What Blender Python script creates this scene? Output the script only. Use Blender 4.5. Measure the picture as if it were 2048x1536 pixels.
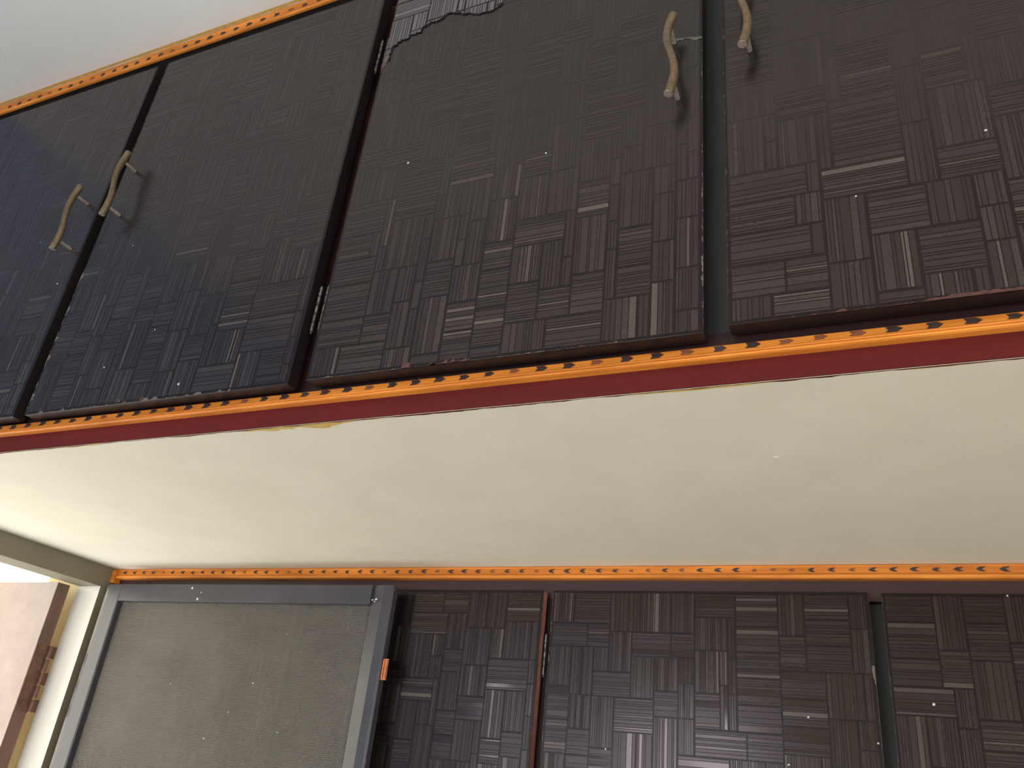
import bpy, bmesh, math, random
from mathutils import Matrix, Vector

# ------------------------------------------------------------------ reset
for o in list(bpy.data.objects):
    bpy.data.objects.remove(o, do_unlink=True)
scene = bpy.context.scene
COL = scene.collection

# ------------------------------------------------------------------ camera
cam_d = bpy.data.cameras.new('camera')
cam_d.sensor_fit = 'HORIZONTAL'
cam_d.sensor_width = 36.0
cam_d.lens = 36.0 * 1623.72 / 2048.0
cam_d.clip_start = 0.02
cam = bpy.data.objects.new('camera', cam_d)
COL.objects.link(cam)
right = Vector((0.91312335, 0.39480019, 0.10161686))
down = Vector((-0.09522511, 0.44904867, -0.8884123))
fwd = Vector((-0.39640612, 0.80155355, 0.44765804))
M = Matrix.Identity(4)
for i in range(3):
    M[i][0] = right[i]; M[i][1] = -down[i]; M[i][2] = -fwd[i]
M[0][3], M[1][3], M[2][3] = 0.2010, -0.6283, -0.3403
cam.matrix_world = M
scene.camera = cam

# ------------------------------------------------------------------ sky, sun, exposure
world = bpy.data.worlds.new('sky'); scene.world = world
world.use_nodes = True
bg = world.node_tree.nodes['Background']
bg.inputs['Color'].default_value = (0.84, 0.92, 1.0, 1)
bg.inputs['Strength'].default_value = 4.0

sun_d = bpy.data.lights.new('sun', 'SUN')
sun_d.energy = 7.0; sun_d.angle = math.radians(1.0); sun_d.color = (1.0, 0.93, 0.80)
sun = bpy.data.objects.new('sun', sun_d); COL.objects.link(sun)
sun.rotation_euler = Vector((-0.30, 0.45, -0.84)).to_track_quat('-Z', 'Y').to_euler()

def portal(name, loc, direction, sx, sy):
    d = bpy.data.lights.new(name, 'AREA'); d.shape = 'RECTANGLE'; d.size = sx; d.size_y = sy
    d.cycles.is_portal = True
    o = bpy.data.objects.new(name, d); COL.objects.link(o)
    o.location = loc
    o.rotation_euler = Vector(direction).to_track_quat('-Z', 'Z').to_euler()
portal('window_sky_portal', (-1.50, 0.231, -0.62), (1, 0, 0), 0.78, 1.25)
portal('window_sky_portal', (-0.83, -2.72, -0.67), (0, 1, 0), 0.82, 1.66)
portal('window_sky_portal', (-1.48, -1.80, -0.67), (1, 0, 0), 0.90, 1.66)
portal('window_sky_portal', (1.60, -1.65, -0.85), (-1, 0, 0), 1.50, 1.90)

scene.view_settings.view_transform = 'Standard'
scene.view_settings.look = 'None'
scene.view_settings.gamma = 1.0
scene.view_settings.use_curve_mapping = False
scene.view_settings.exposure = 1.05
scene.cycles.use_denoising = True
scene.cycles.max_bounces = 10
scene.cycles.diffuse_bounces = 6
scene.cycles.transparent_max_bounces = 12
scene.cycles.sample_clamp_indirect = 6.0

# ------------------------------------------------------------------ materials
def new_mat(name):
    m = bpy.data.materials.new(name); m.use_nodes = True
    nt = m.node_tree
    return m, nt, nt.nodes['Principled BSDF']

def noise(nt, scale, detail=4, rough=0.55, stretch=None, seed=0.0):
    tc = nt.nodes.new('ShaderNodeTexCoord')
    mp = nt.nodes.new('ShaderNodeMapping')
    nt.links.new(tc.outputs['Object'], mp.inputs['Vector'])
    if stretch: mp.inputs['Scale'].default_value = stretch
    mp.inputs['Location'].default_value = (seed, seed * .7, seed * 1.3)
    n = nt.nodes.new('ShaderNodeTexNoise')
    n.inputs['Scale'].default_value = scale
    n.inputs['Detail'].default_value = detail
    n.inputs['Roughness'].default_value = rough
    nt.links.new(mp.outputs['Vector'], n.inputs['Vector'])
    return n.outputs['Fac']

def ramp(nt, fac, stops):
    r = nt.nodes.new('ShaderNodeValToRGB')
    el = r.color_ramp.elements
    while len(el) < len(stops): el.new(0.5)
    for e, (p, c) in zip(el, stops):
        e.position = p; e.color = (*c, 1)
    nt.links.new(fac, r.inputs['Fac'])
    return r.outputs['Color']

def bump(nt, bsdf, fac, strength, dist=0.002):
    b = nt.nodes.new('ShaderNodeBump')
    b.inputs['Strength'].default_value = strength
    b.inputs['Distance'].default_value = dist
    nt.links.new(fac, b.inputs['Height'])
    nt.links.new(b.outputs['Normal'], bsdf.inputs['Normal'])

def simple(name, c1, c2, scale, rough, stretch=None, metal=0.0, bump_s=0.0, coat=0.0, detail=4, lo=.3, hi=.7, spec=.5):
    m, nt, b = new_mat(name)
    f = noise(nt, scale, detail, stretch=stretch)
    nt.links.new(ramp(nt, f, [(lo, c1), (hi, c2)]), b.inputs['Base Color'])
    b.inputs['Roughness'].default_value = rough
    b.inputs['Metallic'].default_value = metal
    b.inputs['Specular IOR Level'].default_value = spec
    b.inputs['Coat Weight'].default_value = coat
    b.inputs['Coat Roughness'].default_value = 0.2
    if bump_s: bump(nt, b, f, bump_s)
    return m

MAT = {}
MAT['cream'] = simple('cream_distemper_paint', (.675, .60, .462), (.72, .645, .50), 9, .75, bump_s=.10, detail=6)
MAT['ceiling'] = simple('white_ceiling_paint', (.71, .675, .615), (.76, .725, .665), 5, .85, bump_s=.05)
MAT['wall'] = simple('pale_wall_paint', (.62, .59, .50), (.68, .65, .56), 4, .8, bump_s=.05)
MAT['wall_sheen_blue'] = simple('blue_sheen_wall_tint', (.38, .45, .60), (.43, .50, .65), 4, .8, bump_s=.05)  # unseen wall, blue chosen to put a bluish sheen on the left doors
MAT['floor'] = simple('beige_floor_tile', (.50, .46, .40), (.60, .56, .49), 12, .35)
MAT['maroon'] = simple('maroon_enamel_paint', (.085, .0085, .007), (.120, .0125, .010), 14, .5, stretch=(.25, 1, 2.5), bump_s=.12, spec=.14)
MAT['maroon_dark'] = simple('dark_maroon_frame_paint', (.034, .011, .010), (.052, .017, .014), 14, .42, stretch=(.3, 1, 1), bump_s=.1)
MAT['shadow_black'] = simple('shadow_black_frame', (.004, .003, .003), (.008, .005, .005), 14, .7, spec=.06)  # top rail blackened: the shadow above the doors is in the colour
MAT['maroon_shade'] = simple('shaded_maroon_frame_paint', (.010, .0028, .0026), (.022, .005, .0045), 14, .5, stretch=(.3, 1, 1), spec=.3)  # frame maroon darkened: shade around the doors is put into the colour
MAT['orange_wood'] = simple('orange_varnished_wood', (.46, .125, .014), (.78, .265, .040), 60, .45, stretch=(.12, 1, 1.6), bump_s=.10, detail=6, spec=.25)
MAT['inlay'] = simple('dark_inlay', (.020, .012, .012), (.05, .026, .022), 200, .5)
MAT['inlay_red'] = simple('faded_red_inlay', (.16, .045, .022), (.24, .075, .03), 200, .5)
MAT['interior'] = simple('dark_interior_board', (.016, .017, .018), (.030, .031, .031), 8, .5)
MAT['door_core'] = simple('dark_laminate_base', (.0040, .0026, .0025), (.0060, .0039, .0037), 60, .30, stretch=(1, 1, .3), spec=.32)
MAT['door_core'].node_tree.nodes['Principled BSDF'].inputs['Specular Tint'].default_value = (1, .81, .79, 1)
MAT['door_edge'] = simple('lit_maroon_door_edge', (.20, .080, .058), (.36, .165, .125), 25, .45, stretch=(1, 1, .25))  # maroon edge lightened to salmon, the light on it is in the colour
MAT['edge_dark'] = simple('dark_door_edge', (.004, .0020, .0019), (.011, .0042, .0038), 20, .5, stretch=(.3, 1, .3))
MAT['handle'] = simple('antique_brass_handle', (.105, .068, .034), (.19, .128, .068), 180, .4, metal=.4, bump_s=.25, detail=2)
MAT['lit_post_metal'] = simple('lit_handle_metal', (.20, .15, .11), (.36, .29, .23), 200, .35, metal=.3)  # paler than the bar: the posts' lit undersides are put into the colour
MAT['steel'] = simple('dull_steel', (.05, .045, .04), (.30, .28, .26), 160, .3, metal=.9)
MAT['rust'] = simple('rusty_brown_metal', (.10, .045, .028), (.20, .095, .06), 70, .55, metal=.2, bump_s=.3)
MAT['copper'] = simple('orange_copper_catch', (.50, .16, .05), (.72, .28, .10), 90, .4, metal=.5)
MAT['wear'] = simple('chipped_laminate_edge', (.05, .040, .034), (.17, .14, .115), 400, .6)
MAT['wear_red'] = simple('rubbed_red_edge', (.035, .010, .008), (.11, .028, .018), 260, .55)
MAT['ochre'] = simple('ochre_undercoat', (.50, .30, .06), (.66, .44, .14), 60, .7)
MAT['chip'] = simple('plaster_chip', (.40, .37, .30), (.76, .74, .66), 120, .8)
MAT['grey_frame'] = simple('grey_enamel_shutter_paint', (.038, .035, .040), (.050, .046, .053), 18, .30, bump_s=.06)
MAT['olive_frame'] = simple('beige_olive_window_paint', (.165, .140, .088), (.20, .172, .112), 10, .5, bump_s=.06)
MAT['jamb'] = simple('glossy_cream_jamb_paint', (.44, .40, .34), (.52, .47, .40), 14, .3, stretch=(1, 1, .2), coat=.3, bump_s=.08)
MAT['pink_panel'] = simple('pinkish_shutter_panel', (.25, .185, .150), (.30, .225, .185), 30, .6, bump_s=.15, detail=6)
MAT['brown_edge'] = simple('brown_shutter_edge', (.12, .062, .042), (.19, .10, .07), 40, .55, stretch=(1, 1, .2))
MAT['yellow_wall'] = simple('yellow_outer_plaster', (.66, .49, .22), (.74, .58, .30), 14, .85, bump_s=.2)

def laminate(name, dark, light, r_lo, r_hi, spec=.5):
    """printed strip laminate: every strip carries its own tone and gloss in the colour attribute"""
    m, nt, b = new_mat(name)
    a = nt.nodes.new('ShaderNodeAttribute'); a.attribute_name = 'strip'
    s = nt.nodes.new('ShaderNodeSeparateColor'); nt.links.new(a.outputs['Color'], s.inputs['Color'])
    f = noise(nt, 420, 3, .7)
    mul = nt.nodes.new('ShaderNodeMapRange')
    mul.inputs['From Min'].default_value = .3; mul.inputs['From Max'].default_value = .7
    mul.inputs['To Min'].default_value = .55; mul.inputs['To Max'].default_value = 1.25
    nt.links.new(f, mul.inputs['Value'])
    mm = nt.nodes.new('ShaderNodeMath'); mm.operation = 'MULTIPLY'
    nt.links.new(s.outputs['Red'], mm.inputs[0]); nt.links.new(mul.outputs['Result'], mm.inputs[1])
    nt.links.new(ramp(nt, mm.outputs[0], [(0, dark), (1, light)]), b.inputs['Base Color'])
    mr = nt.nodes.new('ShaderNodeMapRange')
    mr.inputs['To Min'].default_value = r_hi; mr.inputs['To Max'].default_value = r_lo
    nt.links.new(s.outputs['Green'], mr.inputs['Value'])
    nt.links.new(mr.outputs['Result'], b.inputs['Roughness'])
    nt.links.new(s.outputs['Blue'], b.inputs['Specular IOR Level'])
    b.inputs['Specular Tint'].default_value = (1, .81, .79, 1)
    return m
MAT['laminate'] = laminate('dark_strip_laminate', (.0055, .0034, .0032), (.085, .066, .053), .08, .31)
MAT['laminate_bare'] = laminate('pale_grey_bare_laminate', (.045, .042, .040), (.20, .19, .18), .35, .5)

def mesh_cloth():
    m, nt, b = new_mat('insect_mesh')
    tc = nt.nodes.new('ShaderNodeTexCoord')
    outs = []
    for d in ('X', 'Z'):
        w = nt.nodes.new('ShaderNodeTexWave'); w.bands_direction = d; w.wave_profile = 'SIN'
        w.inputs['Scale'].default_value = 100; w.inputs['Distortion'].default_value = 0
        w.inputs['Detail'].default_value = 1
        nt.links.new(tc.outputs['Object'], w.inputs['Vector']); outs.append(w.outputs['Fac'])
    mx = nt.nodes.new('ShaderNodeMath'); mx.operation = 'MAXIMUM'
    nt.links.new(outs[0], mx.inputs[0]); nt.links.new(outs[1], mx.inputs[1])
    f = noise(nt, 7, 5)
    nt.links.new(ramp(nt, f, [(.3, (.112, .097, .080)), (.7, (.148, .130, .108))]), b.inputs['Base Color'])
    b.inputs['Roughness'].default_value = .7; b.inputs['Specular IOR Level'].default_value = .2
    mr = nt.nodes.new('ShaderNodeMapRange')
    mr.inputs['From Min'].default_value = .45; mr.inputs['From Max'].default_value = .85
    mr.inputs['To Min'].default_value = .52; mr.inputs['To Max'].default_value = .84
    nt.links.new(mx.outputs[0], mr.inputs['Value'])
    nt.links.new(mr.outputs['Result'], b.inputs['Alpha'])
    return m
MAT['mesh'] = mesh_cloth()

# ------------------------------------------------------------------ mesh helpers
class MB:
    def __init__(s): s.v = []; s.f = []; s.mi = []; s.att = []
    def quad(s, a, b, c, d, mi=0, att=None):
        n = len(s.v); s.v += [a, b, c, d]; s.f.append((n, n+1, n+2, n+3)); s.mi.append(mi); s.att.append(att)
    def box(s, x0, x1, y0, y1, z0, z1, mi=0, face_mi=None):
        n = len(s.v)
        s.v += [(x0,y0,z0),(x1,y0,z0),(x1,y1,z0),(x0,y1,z0),(x0,y0,z1),(x1,y0,z1),(x1,y1,z1),(x0,y1,z1)]
        fs = dict(bottom=(0,3,2,1), top=(4,5,6,7), front=(0,1,5,4), right=(1,2,6,5), back=(2,3,7,6), left=(3,0,4,7))
        for k, f in fs.items():
            s.f.append(tuple(n+i for i in f)); s.att.append(None)
            s.mi.append(face_mi.get(k, mi) if face_mi else mi)
        return s
    def prism(s, poly, axis, a, b, mi=0):
        """poly: list of 2-D points; axis 'x' -> points are (y,z); 'y' -> (x,z); 'z' -> (x,y)"""
        def P(p, t):
            return {'x': (t, p[0], p[1]), 'y': (p[0], t, p[1]), 'z': (p[0], p[1], t)}[axis]
        n = len(s.v); k = len(poly)
        s.v += [P(p, a) for p in poly] + [P(p, b) for p in poly]
        s.f.append(tuple(range(n, n+k))); s.f.append(tuple(range(n+2*k-1, n+k-1, -1)))
        s.mi += [mi]*2; s.att += [None]*2
        for i in range(k):
            j = (i+1) % k
            s.f.append((n+i, n+k+i, n+k+j, n+j)); s.mi.append(mi); s.att.append(None)
        return s
    def tube(s, pts, radii, seg=12, mi=0):
        n0 = len(s.v); k = len(pts)
        for i, p in enumerate(pts):
            p = Vector(p); q0 = Vector(pts[max(0, i-1)]); q1 = Vector(pts[min(k-1, i+1)])
            t = (q1-q0).normalized()
            up = Vector((0,1,0)) if abs(t.y) < .9 else Vector((1,0,0))
            a = t.cross(up).normalized(); b = t.cross(a).normalized()
            r = radii[i] if isinstance(radii, (list, tuple)) else radii
            for j in range(seg):
                an = 2*math.pi*j/seg
                s.v.append(tuple(p + a*math.cos(an)*r + b*math.sin(an)*r))
        for i in range(k-1):
            for j in range(seg):
                j2 = (j+1) % seg
                s.f.append((n0+i*seg+j, n0+i*seg+j2, n0+(i+1)*seg+j2, n0+(i+1)*seg+j)); s.mi.append(mi); s.att.append(None)
        s.f.append(tuple(n0+j for j in range(seg-1, -1, -1))); s.f.append(tuple(n0+(k-1)*seg+j for j in range(seg)))
        s.mi += [mi]*2; s.att += [None]*2
        return s
    def mesh(s, name, origin=(0,0,0), smooth=False, bevel=0.0):
        me = bpy.data.meshes.new(name)
        ox, oy, oz = origin
        me.from_pydata([(x-ox, y-oy, z-oz) for x, y, z in s.v], [], s.f)
        for p, mi in zip(me.polygons, s.mi): p.material_index = mi
        if any(a is not None for a in s.att):
            ca = me.color_attributes.new('strip', 'FLOAT_COLOR', 'CORNER')
            for p, a in zip(me.polygons, s.att):
                for li in p.loop_indices: ca.data[li].color = (*(a or (0, 0, 0)), 1)
        bm = bmesh.new(); bm.from_mesh(me)
        if not any(a is not None for a in s.att):
            bmesh.ops.recalc_face_normals(bm, faces=bm.faces)
        if bevel:
            bmesh.ops.bevel(bm, geom=[e for e in bm.edges if len(e.link_faces) == 2 and e.calc_face_angle(0) > .5], offset=bevel, segments=2, affect='EDGES', profile=.6)
        bm.to_mesh(me); bm.free()
        if smooth:
            for p in me.polygons: p.use_smooth = True
            me.set_sharp_from_angle(angle=math.radians(40))
        return me

WORLD = {}
def link(name, me, mats, parent=None, origin=(0,0,0)):
    o = bpy.data.objects.new(name, me); COL.objects.link(o)
    if me is not None and mats is not None and len(me.materials) == 0:
        for m in (mats if isinstance(mats, (list, tuple)) else [mats]): me.materials.append(MAT[m])
    if parent is not None:
        o.parent = parent; po = WORLD[parent]
        o.location = [origin[i]-po[i] for i in range(3)]
    else: o.location = origin
    WORLD[o] = tuple(origin)
    return o
def build(name, mb, mats, parent=None, origin=None, smooth=False, bevel=0.0):
    if origin is None:
        lo = [min(v[i] for v in mb.v) for i in range(3)]; hi = [max(v[i] for v in mb.v) for i in range(3)]
        origin = ((lo[0]+hi[0])/2, (lo[1]+hi[1])/2, lo[2])
    return link(name, mb.mesh(name, origin, smooth, bevel), mats, parent, origin)
def thing(name, label, cat, origin):
    o = link(name, None, None, None, origin)
    o['label'] = label; o['category'] = cat
    return o
def struct(name, mb, mats, label, cat, **k):
    o = build(name, mb, mats, **k); o['kind'] = 'structure'; o['label'] = label; o['category'] = cat
    return o

# ------------------------------------------------------------------ key dimensions (z = 0 is the underside of the loft)
XL, XR = -1.3033, 1.47          # side walls
YF, YB = -2.60, 1.15            # wall behind the viewer, wall behind the cabinets
ZF, ZC = -2.10, 0.775           # floor, ceiling
YW = 0.622                      # front frame of the wardrobe
WY0, WY1, WZ0 = -0.16, 0.622, -1.25   # window opening in the left wall
TH = 0.20

# ------------------------------------------------------------------ room shell
struct('floor', MB().box(XL-TH, XR+TH, YF-TH, YB+TH, ZF-.1, ZF), 'floor', 'beige tiled floor of the room', 'floor')
struct('ceiling', MB().box(XL-TH, XR+TH, YF-TH, YB+TH, ZC, ZC+.12), 'ceiling', 'white painted ceiling above the upper cupboard row', 'ceiling')
VY0, VY1, VZ0, VZ1 = -2.25, -1.35, -1.50, 0.16
XU = XL-.024          # the wall steps back a little above the window head
m = MB()
m.box(XL-TH, XL, YF-TH, VY0, ZF, 0); m.box(XL-TH, XL, VY1, WY0, ZF, 0)
m.box(XL-TH, XL, VY0, VY1, ZF, VZ0)
m.box(XL-TH, XU, YF-TH, VY0, 0, ZC); m.box(XL-TH, XU, VY0, VY1, VZ1, ZC); m.box(XL-TH, XU, VY1, YB+TH, 0, ZC)
m.box(XL-TH, XL, WY1, YB+TH, ZF, 0)
m.box(XL-TH, XL, WY0, WY1, ZF, WZ0)
wl = struct('wall_left', m, 'wall_sheen_blue', 'pale blue painted wall around the window opening', 'wall')
# shade slab and house wall added outside to cut the sky light
sh = build('added_sunshade', MB().box(XL-TH-.55, XL-TH, -.55, 1.05, .10, .17), 'yellow_wall', wl)
nb = struct('added_house_wall', MB().box(-3.7, -3.4, -3.5, 4.0, -2.4, 2.2), 'cream', 'cream house wall added outside the window to cut the sky light', 'light blocker')
# plastered outer reveals of the opening
m = MB()
m.box(XL-TH, XL-.075, WY1-.008, WY1-.0005, WZ0, -.001)
build('outer_reveal', m, 'yellow_wall', wl)
RY0, RY1, RZ0, RZ1 = -2.40, -0.90, -1.80, 0.10
m = MB()
m.box(XR, XR+TH, YF-TH, RY0, ZF, ZC).box(XR, XR+TH, RY1, YB+TH, ZF, ZC).box(XR, XR+TH, RY0, RY1, RZ1, ZC).box(XR, XR+TH, RY0, RY1, ZF, RZ0)
w3 = struct('added_window_3', MB().box(XR+.06, XR+.12, RY0, RY1, RZ0, RZ0+.05).box(XR+.06, XR+.12, RY0, RY1, RZ1-.05, RZ1)
     .box(XR+.06, XR+.12, RY0, RY0+.05, RZ0+.05, RZ1-.05).box(XR+.06, XR+.12, RY1-.05, RY1, RZ0+.05, RZ1-.05), 'olive_frame', 'unseen window frame added in the right wall of the room', 'window')  # unseen opening, added to bring daylight in from the right
build('added_mullion', MB().box(XR+.06, XR+.12, -1.675, -1.625, RZ0+.05, RZ1-.05), 'olive_frame', w3)
struct('wall_right', m, 'wall', 'pale wall at the far right end of the cupboards', 'wall')
struct('wall_back', MB().box(XL, XR, YB, YB+TH, ZF, ZC), 'wall', 'pale wall behind the cupboards', 'wall')
BX0, BX1, BZ0, BZ1 = -1.24, -0.42, -1.50, 0.16
m = MB()
m.box(XL, BX0, YF-TH, YF, ZF, ZC); m.box(BX1, XR, YF-TH, YF, ZF, ZC)
m.box(BX0, BX1, YF-TH, YF, BZ1, ZC); m.box(BX0, BX1, YF-TH, YF, ZF, BZ0)
struct('wall_front', m, 'wall', 'pale wall opposite the cupboards with an added window', 'wall')
w4 = struct('added_window_4', MB().box(XL-.12, XL-.06, VY0, VY1, VZ0, VZ0+.05).box(XL-.12, XL-.06, VY0, VY1, VZ1-.05, VZ1)
     .box(XL-.12, XL-.06, VY0, VY0+.05, VZ0+.05, VZ1-.05).box(XL-.12, XL-.06, VY1-.05, VY1, VZ0+.05, VZ1-.05), 'olive_frame', 'unseen second window frame added further along the left wall', 'window')  # unseen opening, added for bluish reflections on the lower doors
build('added_mullion', MB().box(XL-.12, XL-.06, -1.825, -1.775, VZ0+.05, VZ1-.05), 'olive_frame', w4)
w2 = struct('added_window_2', MB().box(BX0, BX0+.05, YF-.12, YF-.06, BZ0, BZ1).box(BX1-.05, BX1, YF-.12, YF-.06, BZ0, BZ1)
     .box(BX0+.05, BX1-.05, YF-.12, YF-.06, BZ0, BZ0+.05).box(BX0+.05, BX1-.05, YF-.12, YF-.06, BZ1-.05, BZ1), 'olive_frame',
     'unseen window frame added in the wall opposite the cupboards', 'window')  # unseen opening, added for front light and its reflection in the doors
for x in (-.83,):
    build('added_mullion', MB().box(x-.025, x+.025, YF-.12, YF-.06, BZ0+.05, BZ1-.05), 'olive_frame', w2)

# loft slab: cream underside between the two rows of cupboards
slab = struct('loft_slab', MB().box(XU, XR, .0235, YB, 0.0, .040), 'cream', 'cream painted underside of the loft between the two cupboard rows', 'ceiling')
rng = random.Random(5)
def ragged(y0, base, amp, seed, x0=XL, x1=XR, z=-.0005, step=.006, gate=None):
    r = random.Random(seed); mb = MB(); x = x0; w = base; pts = []
    while x < x1:
        w += r.uniform(-amp, amp)*.6; w = max(.0003, base + (w-base)*.8)
        g = gate(x) if gate else 1
        pts.append((x, max(.0002, w*g))); x += step*r.uniform(.5, 1.5)
    for (a, wa), (b, wb) in zip(pts, pts[1:]):
        mb.quad((a, y0, z), (b, y0, z), (b, y0+wb, z), (a, y0+wa, z))
    return mb
def gate(x):
    v = .55 + .45*math.sin(x*9.0+1.0)*math.sin(x*23.0)
    if -.47 < x < -.30: v += 2.2*math.sin((x+.47)/.17*math.pi)
    return max(.12, v)
build('ochre_paint_edge', ragged(.0228, .0034, .0022, 3, gate=gate), 'ochre', slab)
build('ochre_paint_edge', ragged(.0130, .0060, .0012, 13, x0=XU, z=ZC-.0003), 'ochre', bpy.data.objects['ceiling'])
build('maroon_paint_edge', ragged(.0226, .0016, .0016, 9, z=-.0008), 'maroon', slab)
# chip in the plaster of the underside
def blob(cx, cy, z, r, seed, mat, parent, name, n=11):
    rr = random.Random(seed); mb = MB()
    pts = [(cx+math.cos(i/n*6.283)*r*rr.uniform(.6, 1.2), cy+math.sin(i/n*6.283)*r*rr.uniform(.6, 1.2)) for i in range(n)]
    mb.prism(pts, 'z', z, z-.0006)
    return build(name, mb, mat, parent)
blob(.1091, .1969, 0, .0030, 2, 'chip', slab, 'plaster_chip')
blob(.1100, .1969, -.0004, .0015, 4, 'cream', slab, 'plaster_chip')
blob(.125, .335, 0, .0014, 7, 'chip', slab, 'plaster_chip')
blob(-.19, .18, 0, .0011, 8, 'chip', slab, 'plaster_chip')

# ------------------------------------------------------------------ strip laminate
def strip_pattern(x0, x1, z0, z1, seed, g=.0118):
    r = random.Random(seed)
    nx = max(1, round((x1-x0)/g)); nz = max(1, round((z1-z0)/g))
    gx = (x1-x0)/nx; gz = (z1-z0)/nz
    used = [[False]*nx for _ in range(nz)]
    out = []
    for jz in range(nz-1, -1, -1):
        for ix in range(nx):
            if used[jz][ix]: continue
            horiz = r.random() < .5
            if ix and (ix//4 + jz//4) % 2 == 0: horiz = r.random() < .75
            elif ix: horiz = r.random() < .25
            w, h = (r.choice((4, 5, 5, 6)), r.choice((3, 3, 4))) if horiz else (r.choice((3, 3, 4)), r.choice((4, 5, 5, 6)))
            ww = 0
            while ww < w and ix+ww < nx and not used[jz][ix+ww]: ww += 1
            hh = min(h, jz+1)
            if ww <= 2 and not horiz: pass
            elif ww <= 2: horiz = False
            for b in range(hh):
                for a in range(ww): used[jz-b][ix+a] = True
            ax, bx = x0+ix*gx, x0+(ix+ww)*gx
            az, bz = z0+(jz-hh+1)*gz, z0+(jz+1)*gz
            m = .0011
            ax += m; bx -= m; az += m; bz -= m
            L = (bz-az) if horiz else (bx-ax)
            t = 0; blk = r.uniform(.7, 1.2)
            while t < L-.001:
                th = r.choice((.0026, .0030, .0036, .0048, .0048, .0065, .0085))
                if L-t-th < .0024: th = L-t
                q = r.random()
                if th > .008 and q > .62: q = .95
                if q < .50: tone, gl, sp = r.uniform(.0, .06), r.uniform(0, .4), .58          # dark satin strip
                elif q < .85: tone, gl, sp = r.uniform(.09, .30)*blk, r.uniform(.1, .7), .56     # greyer strip
                elif q < .91: tone, gl, sp = r.uniform(.45, .9)*blk, 0, .62                    # pale matt strip
                else: tone, gl, sp = r.uniform(.03, .15), r.uniform(.8, 1), .66                 # shiny strip
                u0, u1 = t, min(L, t+th-.0010)
                if horiz: out.append((ax, bx, az+u0, az+u1, tone, gl, sp))
                else: out.append((ax+u0, ax+u1, az, bz, tone, gl, sp))
                t += th
    return out

def laminate_mesh(x0, x1, y, z0, z1, seed, fade=None):
    """optional z range where the fade starts and is complete: tone and gloss even out towards the top"""
    mb = MB(); rf = random.Random(seed+500)
    if fade:                                     # joints of the print even out towards the top too
        n = 40
        for k in range(n):
            za, zb = z0+(z1-z0)*k/n, z0+(z1-z0)*(k+1)/n
            t = max(0.0, min(1.0, ((za+zb)/2-fade[0])/(fade[1]-fade[0]))); t = t*t*(3-2*t)*.85
            mb.quad((x0, y+.00012, za), (x1, y+.00012, za), (x1, y+.00012, zb), (x0, y+.00012, zb), 0, (.10*t, .25, .32+.28*t))
    for ax, bx, az, bz, tone, gl, sp in strip_pattern(x0, x1, z0, z1, seed):
        if fade:
            t = ((az+bz)/2 + .03*math.sin(ax*14+seed) + rf.uniform(-.04, .04) - fade[0])/(fade[1]-fade[0])
            t = max(0.0, min(1.0, t)); f = 1 - .82*t*t*(3-2*t)
            tone = .10 + (tone-.10)*f; sp = .60 + (sp-.60)*f; gl = .25 + (gl-.25)*f
        mb.quad((ax, y, az), (bx, y, az), (bx, y, bz), (ax, y, bz), 0, (max(0, min(1, tone)), gl, sp))
    return mb

def jag(p0, p1, y, width, seed, inward, density=1.0, step=.0022):
    """ragged sliver along an edge of a door: p = (x, z); inward = (dx, dz)"""
    r = random.Random(seed); mb = MB()
    L = math.hypot(p1[0]-p0[0], p1[1]-p0[1]); n = max(2, int(L/step)); w = width
    prev = None
    for i in range(n+1):
        t = i/n; px = p0[0]+(p1[0]-p0[0])*t; pz = p0[1]+(p1[1]-p0[1])*t
        w = max(0, w + r.uniform(-1, 1)*width*.8); w = min(w, width*2.2)
        if r.random() > density: w = .0001
        a = (px+inward[0]*.0002, y, pz+inward[1]*.0002); b = (px+inward[0]*(w+.0003), y, pz+inward[1]*(w+.0003))
        if prev and (w > 0 or prev[2] > 0): mb.quad(prev[0], a, b, prev[1])
        prev = (a, b, w)
    if not mb.f: mb.quad((p0[0], y, p0[1]), (p0[0]+.001, y, p0[1]), (p0[0]+.001, y, p0[1]+.001), (p0[0], y, p0[1]+.001))
    return mb

# ------------------------------------------------------------------ handle (one mesh, copied)
hm = MB()
pts = []; rad = []
for i in range(29):
    s = -1 + 2*i/28
    pts.append((-.0052*math.sin(math.pi*s) + .0016*s, -.025 - .0012*math.cos(math.pi*s), .0580*s))
    rad.append(.0046*(1.0 - .10*math.cos(math.pi*s)))
hm.tube(pts, rad, 14)
hm.tube([pts[0], (pts[0][0]-.0001, pts[0][1], pts[0][2]-.0012)], [.0050, .0047], 14, 1)
hm.tube([pts[-1], (pts[-1][0], pts[-1][1], pts[-1][2]+.0012)], [.0050, .0047], 14, 1)
for s in (-1, 1):
    hm.tube([(-.0052*math.sin(math.pi*.75*s)*1.0+.0012*s, -.0235, .0435*s), (-.0025*s, 0.0, .0435*s)], .0026, 10, 1)
HANDLE = hm.mesh('handle', smooth=True)

def hinge_mesh(length):
    mb = MB()
    n = 5; g = length/n
    for i in range(n):
        mb.tube([(0, 0, -length/2+i*g+.0007), (0, 0, -length/2+(i+1)*g-.0007)], .0024, 10)
    mb.tube([(0, 0, -length/2-.002), (0, 0, length/2+.002)], .0013, 8)
    return mb.mesh('hinge', smooth=True)
HINGE = hinge_mesh(.062)

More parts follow.
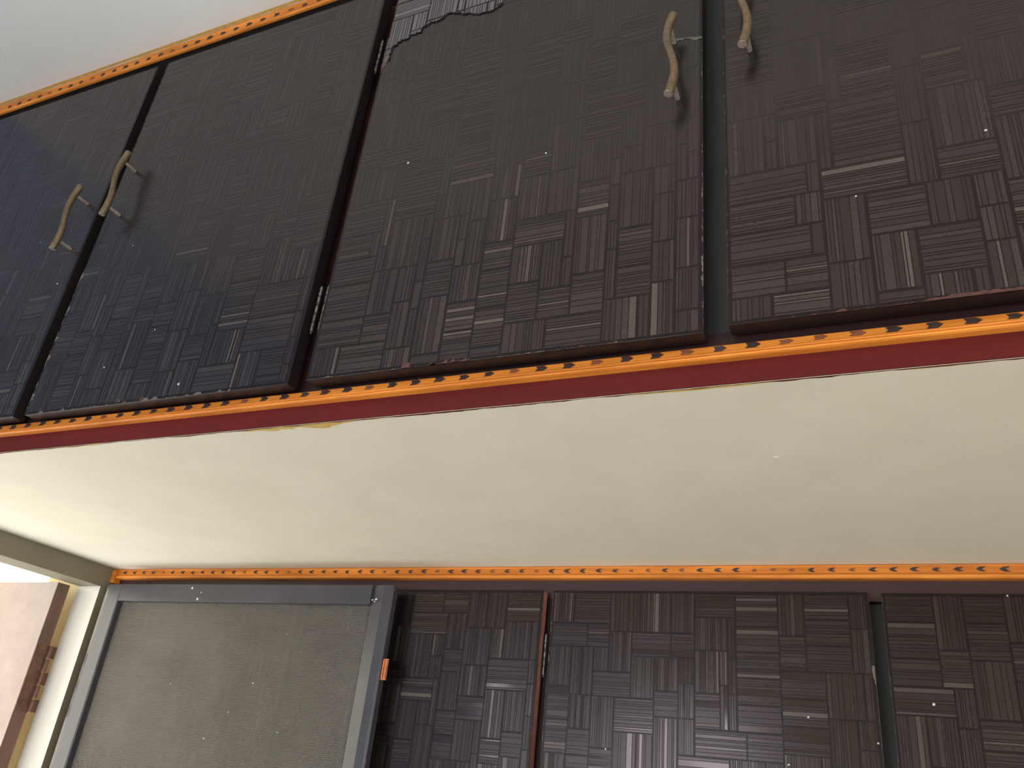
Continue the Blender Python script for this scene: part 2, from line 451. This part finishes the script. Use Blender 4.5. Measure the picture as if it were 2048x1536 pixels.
def add_door(parent, x0, x1, z0, z1, y, seed, thick=.018, handle=None, hinges=(), edge='edge_dark', wears=(), bare=None):
    mb = MB().box(x0, x1, y, y+thick, z0, z1, 0, dict(left=1, right=1, top=1, bottom=1))
    d = build('door', mb, ['door_core', edge], parent, bevel=.0009)
    lm = laminate_mesh(x0+.003, x1-.003, y-.0003, z0+.003, z1-.003, seed, (.13, .34) if y < .1 else None)
    build('strip_laminate', lm, 'laminate', d)
    if handle:
        h = link('handle', HANDLE, ['handle', 'lit_post_metal'], d, (handle[0], y, handle[1]))
        h['label'] = 'wavy antique brass bar handle'
    for hx, hz in hinges:
        link('hinge', HINGE, 'steel', d, (hx, y+thick*.55, hz))
    for (p0, p1, w, sd, inw, dens, mt) in wears:
        build('edge_chip', jag(p0, p1, y-.0006, w, sd, inw, dens), mt, d)
    return d

# ------------------------------------------------------------------ mouldings
ARROW = MB().prism([(-.0062, .0032), (.0020, .0036), (.0064, .0002), (.0022, -.0034), (-.0062, -.0032), (-.0040, 0)], 'y', -.0006, .0010).mesh('arrowhead_inlay')
ARROW_R = MB().prism([(-.0062, .0026), (.0020, .0030), (.0060, .0002), (.0022, -.0028), (-.0062, -.0026), (-.0040, 0)], 'y', -.0006, .0010).mesh('arrowhead_inlay')
CHEV = MB().prism([(.0062, .0032), (-.0008, .0030), (-.0058, 0), (-.0008, -.0030), (.0062, -.0032), (.0012, 0)], 'y', -.0006, .0010).mesh('arrowhead_inlay')
CHEV_R = MB().prism([(.0048, .0022), (-.0008, .0022), (-.0048, 0), (-.0008, -.0022), (.0048, -.0022), (.0016, 0)], 'y', -.0006, .0010).mesh('arrowhead_inlay')
for me, mt in ((ARROW, 'inlay'), (ARROW_R, 'inlay_red'), (CHEV, 'inlay'), (CHEV_R, 'inlay_red')): me.materials.append(MAT[mt])

def moulding(parent, x0, x1, profile, band_y, band_z, pitch, first, meshes, tilt, seed, x_end):
    mb = MB().prism(profile, 'x', x0, x1)
    o = build('carved_moulding', mb, 'orange_wood', parent)
    r = random.Random(seed); x = first; k = 0
    while x < x_end:
        me = meshes[1] if r.random() < .16 else meshes[0]
        a = link('arrowhead_inlay', me, None, o, (x + r.uniform(-.0007, .0007), band_y, band_z + r.uniform(-.0004, .0004)))
        a.rotation_euler = (tilt, r.uniform(-.06, .06), 0)
        s = r.uniform(.86, 1.06); a.scale = (s, 1, s*r.uniform(.85, 1.05))
        x += pitch; k += 1
    return o

# ------------------------------------------------------------------ loft cabinet (upper row)
loft = thing('loft_cabinet', 'upper row of dark laminate loft cupboards with red and orange wooden edging', 'cabinet', (0, .022, .0))
DX = [(-1.2820, -.8466), (-.8231, -.3877), (-.3631, .0744), (.0959, .5310), (.5560, .9910), (1.0125, 1.4475)]
ZB = [.0403, .0403, .0421, .0465, .043, .042]
ZT = .6992
yf = .022
build('fascia_board', MB().box(XU, XR, yf, .0235, .0004, .0355), 'maroon', loft)
build('bottom_rail', MB().box(XU, XR, .0230, .050, .0402, .0540), 'maroon_shade', loft)
build('rail_lip', MB().box(XU, XR, .0222, .0234, .0357, .0401), 'maroon_shade', loft)
build('top_rail', MB().box(XU, XR, .0225, .050, .690, ZC), 'shadow_black', loft)
for a, b in ((XU, -1.270), (-.412, -.339), (.508, .580), (1.43, XR)):
    build('stile', MB().box(a, b, .0225, .050, .0540, .690), 'maroon_shade', loft)
for a, b in ((-.872, -.797), (.046, .124), (.965, 1.04)):
    build('meeting_strip', MB().box(a, b, .030, .042, .0560, .688), 'interior', loft)
m = MB().box(XU, XR, YB-.012, YB, .041, ZC).box(XU, XU+.012, .051, YB-.013, .041, ZC).box(XR-.012, XR, .051, YB-.013, .041, ZC)
build('carcass', m, 'interior', loft)
# lower moulding of the loft: flat band with arrowheads, two beads below
prof = [(.0219, .0226), (.0140, .0226), (.0120, .0232), (.0112, .0243), (.0122, .0254), (.0146, .0258), (.0128, .0264), (.0120, .0274), (.0130, .0284), (.0150, .0287),
        (.0142, .0292), (.0166, .0368), (.0182, .0380), (.0219, .0384)]
moulding(loft, XU, XR, prof, .0152, .0329, .02865, -1.290, (ARROW, ARROW_R), math.radians(-16), 3, 1.46)
# upper moulding against the ceiling
prof = [(.0224, .7500), (.0190, .7500), (.0178, .7510), (.0174, .7525), (.0180, .7540), (.0194, .7548), (.0186, .7560), (.0186, .7660), (.0176, .7690), (.0182, .7720), (.0200, .7742), (.0224, .7749)]
moulding(loft, XU, XR, prof, .0184, .7612, .02865, -1.285, (ARROW, ARROW_R), 0, 8, 1.46)

W = 'wear'
add_door(loft, *DX[0], ZB[0], ZT, 0, 11, handle=(-.876, .3652), hinges=((-1.289, .56), (-1.289, .15)),
         wears=[((-.8466, .45), (-.8466, .69), .0022, 31, (-1, 0), .35, W)])
add_door(loft, *DX[1], ZB[1], ZT, 0, 12, handle=(-.794, .4108), hinges=((-.3815, .565), (-.3815, .143)),
         wears=[((-.8231, .042), (-.8231, .27), .0040, 32, (1, 0), .85, W), ((-.8231, .50), (-.8231, .69), .0030, 33, (1, 0), .4, W),
                ((-.80, .0403), (-.47, .0403), .0026, 34, (0, 1), .55, W), ((-.67, .0425), (-.60, .0425), .0035, 35, (0, 1), .5, 'wear_red')])
d3 = add_door(loft, *DX[2], ZB[2], ZT, 0, 13, handle=(.0455, .3800), hinges=((-.3705, .565), (-.3705, .143)),
         wears=[((.0744, .05), (.0744, .16), .0016, 36, (-1, 0), .8, W), ((.0744, .16), (.0744, .42), .0016, 37, (-1, 0), .4, W),
                ((-.24, .0421), (-.16, .0421), .0032, 38, (0, 1), .6, 'wear_red'), ((-.08, .0421), (.0, .0421), .003, 39, (0, 1), .6, 'wear_red'),
                ((-.355, .0421), (-.02, .0421), .0012, 40, (0, 1), .4, W), ((-.3631, .515), (-.3631, .66), .0045, 41, (1, 0), 1, 'wear_red'),
                ((.0744, .422), (.045, .430), .0030, 42, (0, -1), .9, W)])
add_door(loft, *DX[3], ZB[3], ZT, 0, 14, handle=(.1215, .4250), hinges=((.538, .56), (.538, .143)),
         wears=[((.0959, .05), (.0959, .46), .0018, 43, (1, 0), .5, 'wear_red'), ((.0959, .30), (.0959, .45), .0020, 44, (1, 0), .35, W),
                ((.15, .0465), (.36, .0465), .0016, 45, (0, 1), .9, 'wear_red')])
add_door(loft, *DX[4], ZB[4], ZT, 0, 15, handle=(.945, .395))
add_door(loft, *DX[5], ZB[5], ZT, 0, 16, handle=(1.058, .395))

# torn surface layer near the top of the third door: paler bare laminate with a ragged border
def clip_rect(poly, ax, bx, az, bz):
    def clip(ps, inside, inter):
        out = []
        for i, p in enumerate(ps):
            q = ps[i-1]
            if inside(p):
                if not inside(q): out.append(inter(q, p))
                out.append(p)
            elif inside(q): out.append(inter(q, p))
        return out
    def ix(c): return lambda p, q: (c, p[1]+(q[1]-p[1])*(c-p[0])/(q[0]-p[0]))
    def iz(c): return lambda p, q: (p[0]+(q[0]-p[0])*(c-p[1])/(q[1]-p[1]), c)
    for ins, it in ((lambda p: p[0] >= ax, ix(ax)), (lambda p: p[0] <= bx, ix(bx)), (lambda p: p[1] >= az, iz(az)), (lambda p: p[1] <= bz, iz(bz))):
        if not poly: return []
        poly = clip(poly, ins, it)
    return poly
r = random.Random(77)
key = [(-.3615, .520), (-.353, .540), (-.351, .562), (-.338, .572), (-.3115, .5767), (-.302, .588), (-.285, .590), (-.2679, .5973), (-.25, .592), (-.225, .578), (-.2043, .5736), (-.192, .580),
       (-.1844, .592), (-.170, .620), (-.160, .655), (-.155, .697), (-.3615, .697)]
border = []
for i in range(len(key)):
    a, b = key[i], key[(i+1) % len(key)]
    n = 7 if i < 15 else 1
    for k in range(n):
        t = k/n; j = .0022 if k and n > 1 else .0
        border.append((a[0]+(b[0]-a[0])*t+r.uniform(-j, j), a[1]+(b[1]-a[1])*t+r.uniform(-j, j)))
mb = MB(); mb.prism(border, 'y', -.0002, -.0006)
build('bare_patch', mb, 'door_core', d3)
mb = MB()
for ax, bx, az, bz, tone, gl, sp in strip_pattern(-.362, -.150, .515, .698, 99):
    pl = clip_rect(list(border), ax, bx, az, bz)
    if len(pl) > 2:
        n = len(mb.v); mb.v += [(x, -.0009, z) for x, z in pl]; mb.f.append(tuple(range(n, n+len(pl)))); mb.mi.append(0); mb.att.append((.35+.6*tone, gl, .4))
build('bare_laminate', mb, 'laminate_bare', d3)['label'] = 'pale grey laminate where the surface layer has torn away'
# curled lip of the torn surface layer
mb = MB()
lip = [p for p in border if p[1] < .69 and p[0] > -.356][:75]
for a, b in zip(lip, lip[1:]):
    w = r.uniform(.0004, .0022)
    mb.quad((a[0], -.0010, a[1]), (b[0], -.0010, b[1]), (b[0]+.0004, -.0022, b[1]-w), (a[0]+.0004, -.0022, a[1]-w))
build('torn_film_lip', mb, 'edge_dark', d3)

# ------------------------------------------------------------------ wardrobe (lower row)
ward = thing('wardrobe', 'lower dark parquet-patterned wardrobe set back under the loft behind the mesh shutter', 'wardrobe', (0, YW, ZF))
LX = [(-1.2700, -.8010), (-.7730, -.3063), (-.2894, .1778), (.1942, .6610), (.6780, 1.1450), (1.1620, 1.4500)]
yd = .600
ZL = -.0425; ZLB = ZF+.12
build('top_rail', MB().box(XL, XR, YW, YW+.026, -.0500, -.0002), 'maroon_dark', ward)
build('plinth', MB().box(XL, XR, YW, YW+.026, ZF, ZF+.14), 'maroon_dark', ward)
for a, b in ((XL, -1.255), (-.335, -.262), (.640, .700), (1.43, XR)):
    build('stile', MB().box(a, b, YW, YW+.026, ZF+.14, -.0500), 'maroon_shade', ward)
for a, b in ((-.83, -.745), (.150, .222), (1.12, 1.19)):
    build('meeting_strip', MB().box(a, b, YW+.012, YW+.024, ZF+.14, -.0510), 'interior', ward)
m = MB().box(XL, XR, YB-.012, YB, ZF, -.001).box(XL, XL+.012, YW+.027, YB-.013, ZF, -.001).box(XR-.012, XR, YW+.027, YB-.013, ZF, -.001)
build('carcass', m, 'interior', ward)
for i, (a, b) in enumerate(LX):
    hg = {1: ((-.300, -.142),), 2: (), 3: ((.668, -.142),)}.get(i, ())
    wr = []
    if i == 2: wr = [((-.2894, -.05), (-.2894, -.42), .0009, 51, (1, 0), .6, W), ((.1778, -.14), (.1778, -.26), .0016, 52, (-1, 0), .5, W)]
    if i == 1: wr = [((-.3063, -.05), (-.3063, -.45), .0010, 53, (-1, 0), .5, 'wear_red')]
    if i == 3: wr = [((.1942, -.05), (.1942, -.45), .0007, 54, (1, 0), .4, W)]
    add_door(ward, a, b, ZLB, ZL - (.001 if i == 3 else 0), yd, 60+i, edge='door_edge', hinges=hg, wears=wr)
prof = [(YW-.0003, -.0003), (YW-.0105, -.0003), (YW-.0118, -.0014), (YW-.0110, -.0030), (YW-.0110, -.0128), (YW-.0122, -.0136), (YW-.0150, -.0148), (YW-.0160, -.0168), (YW-.0152, -.0192), (YW-.0130, -.0208), (YW-.0003, -.0212)]
mo = moulding(ward, XL+.002, XR, prof, YW-.0112, -.0078, .0270, -1.272, (CHEV, CHEV_R), 0, 6, 1.46)
build('moulding_return', MB().prism([(XL+.001, -.030), (XL+.011, -.030), (XL+.013, -.012), (XL+.009, -.004), (XL+.001, -.004)], 'y', YW-.0175, YW-.0005), 'orange_wood', ward)

# ------------------------------------------------------------------ window in the left wall
w1 = struct('window_1', MB().box(XL-.064, XL+.0015, WY0, WY1-.0005, -.0425, -.0005), ['olive_frame'],
            'window in the left wall with an olive beige frame right under the loft', 'window')
build('jamb', MB().box(XL-.064, XL+.0015, .586, WY1-.009, WZ0, -.0427, 0, dict(right=1)), ['jamb', 'olive_frame'], w1)
build('jamb', MB().box(XL-.064, XL+.0015, WY0, WY0+.036, WZ0, -.0427, 0, dict(right=1)), ['jamb', 'olive_frame'], w1)
build('sill', MB().box(XL-.064, XL+.03, WY0+.037, .5855, WZ0, WZ0+.035), 'jamb', w1)

# outer wooden shutter, swung outward
osh = thing('wooden_shutter', 'pinkish wooden outer window shutter swung open with a brown hinge edge', 'shutter', (-1.66, .551, -1.2))
build('panel', MB().box(-1.95, -1.3720, .540, .5700, WZ0+.04, -.0455, 0, dict(right=1, top=1)), ['pink_panel', 'brown_edge'], osh, bevel=.0008)
hz0, hz1 = -.296, -.168
hg = build('hinge', MB().box(-1.3718, -1.3704, .5405, .5695, hz0, hz1), 'rust', osh)
g = (hz1-hz0)/5
for i in range(5):
    build('knuckle', MB().tube([(-1.3672, .5715, hz0+i*g+.0015), (-1.3672, .5715, hz0+(i+1)*g-.0015)], .0046, 12), 'rust', hg, smooth=True)
    if i % 2 == 0: build('leaf', MB().box(-1.3690, -1.3676, .5740, .5855, hz0+i*g+.0012, hz0+(i+1)*g-.0012), 'rust', hg)
for z in (-.185, -.232, -.280):
    build('screw', MB().tube([(-1.3705, .5500, z), (-1.3690, .5500, z)], .0032, 10), 'rust', hg)

# inner mesh shutter, swung into the room in front of the wardrobe
SX0, SX1, SY0, SY1, SZ1, SZ0 = -1.2560, -.5665, .5600, .5760, -.0445, WZ0+.03
msh = thing('mesh_shutter', 'grey framed insect mesh shutter swung open in front of the wardrobe', 'shutter', ((SX0+SX1)/2, .568, SZ0))
def stile(name, poly, z0, z1):
    build(name, MB().prism(poly, 'z', z0, z1), 'grey_frame', msh, bevel=.0007)
sl, sr, rt = .047, .043, .033
def bar_x(z0, z1): return MB().prism([(SY1, z0), (SY0+.004, z0), (SY0, z0+.006), (SY0, z1-.001), (SY0+.001, z1), (SY1, z1)], 'x', SX0+sl, SX1-sr)
stile('frame_stile', [(SX0, SY1), (SX0, SY0+.006), (SX0+.012, SY0+.0015), (SX0+sl-.002, SY0), (SX0+sl, SY0+.002), (SX0+sl, SY1)], SZ0, SZ1)
stile('frame_stile', [(SX1-sr, SY1), (SX1-sr, SY0+.005), (SX1-sr+.024, SY0), (SX1-.003, SY0), (SX1, SY0+.003), (SX1, SY1)], SZ0, SZ1)
build('frame_rail', MB().box(SX0+sl, SX1-sr, SY0+.0002, SY1, SZ1-rt, SZ1), 'grey_frame', msh, bevel=.0007)
build('frame_rail', MB().box(SX0+sl, SX1-sr, SY0+.0002, SY1, SZ0, SZ0+.045), 'grey_frame', msh, bevel=.0007)
# gently sagging mesh sheet
mb = MB(); nx, nz = 40, 60
def my(u, v): return .5735 - .0016*math.sin(math.pi*u)*math.sin(math.pi*min(1, v*3)) + .0006*math.sin(u*17+v*3)
for i in range(nx):
    for j in range(nz):
        q = []
        for a, b in ((i, j), (i+1, j), (i+1, j+1), (i, j+1)):
            u, v = a/nx, b/nz
            q.append((SX0+sl-.004+u*(SX1-SX0-sl-sr+.008), my(u, v), SZ0+.042+(1-v)*(SZ1-rt+.003-SZ0-.042)))
        mb.quad(*q)
build('mesh_sheet', mb, 'mesh', msh)['label'] = 'grey brown insect mesh'
c = build('catch', MB().box(SX1-.001, SX1+.0100, .5650, .5670, -.198, -.165), 'copper', msh)
c['label'] = 'small orange rusted catch'
for x in (SX1+.002, SX1+.0075): build('catch_rib', MB().box(x, x+.002, .5625, .5655, -.196, -.167), 'copper', c)
for s, (x, z) in enumerate(((-1.02, -.052), (-.995, -.060), (-1.0, -.0725), (-.605, -.0700), (-.600, -.0735), (-.598, -.0690))):
    rr = random.Random(s); n = 7; q = rr.uniform(.0012, .0028)
    build('paint_chip', MB().prism([(x+math.cos(i/n*6.283)*q*rr.uniform(.5, 1.3), z+math.sin(i/n*6.283)*q*rr.uniform(.5, 1.2)) for i in range(n)], 'y', SY0-.0003, SY0+.0004), 'chip', msh)

# specks of paint and dust
def speck(parent, x, y, z, q, seed, mat='chip'):
    rr = random.Random(seed); n = 6
    build('paint_speck', MB().prism([(x+math.cos(i/n*6.283)*q*rr.uniform(.6, 1.3), z+math.sin(i/n*6.283)*q*rr.uniform(.6, 1.3)) for i in range(n)], 'y', y-.0004, y), mat, parent)
doors_up = [o for o in loft.children if o.name.startswith('door')]
doors_dn = [o for o in ward.children if o.name.startswith('door')]
for k, (i, x, z, q) in enumerate([(0, -.918, .432, .0010), (0, -.870, .258, .0013), (0, -.955, .35, .0010), (1, -.700, .098, .0012), (1, -.735, .300, .0009), (1, -.556, .058, .0016),
                                  (1, -.63, .145, .0009), (2, -.100, .300, .0012), (2, -.285, .335, .0014), (3, .318, .212, .0014), (3, .21, .165, .0010)]):
    speck(doors_up[i], x, -.0006, z, q, 200+k)
for k, (i, x, z, q) in enumerate([(3, .243, -.185, .0017), (2, .09, -.21, .0013), (2, .1735, -.236, .0014), (2, .062, -.27, .0013), (3, .345, -.046, .0012), (2, -.19, -.27, .0015)]):
    speck(doors_dn[i], x, yd-.0006, z, q, 230+k)
for k, (x, z, q) in enumerate([(-.91, -.31, .0022), (-1.02, -.225, .0014), (-.87, -.265, .0012), (-.83, -.215, .0020), (-.755, -.29, .0016), (-.78, -.13, .0014)]):
    speck(msh, x, .5715, z, q*.7, 250+k)
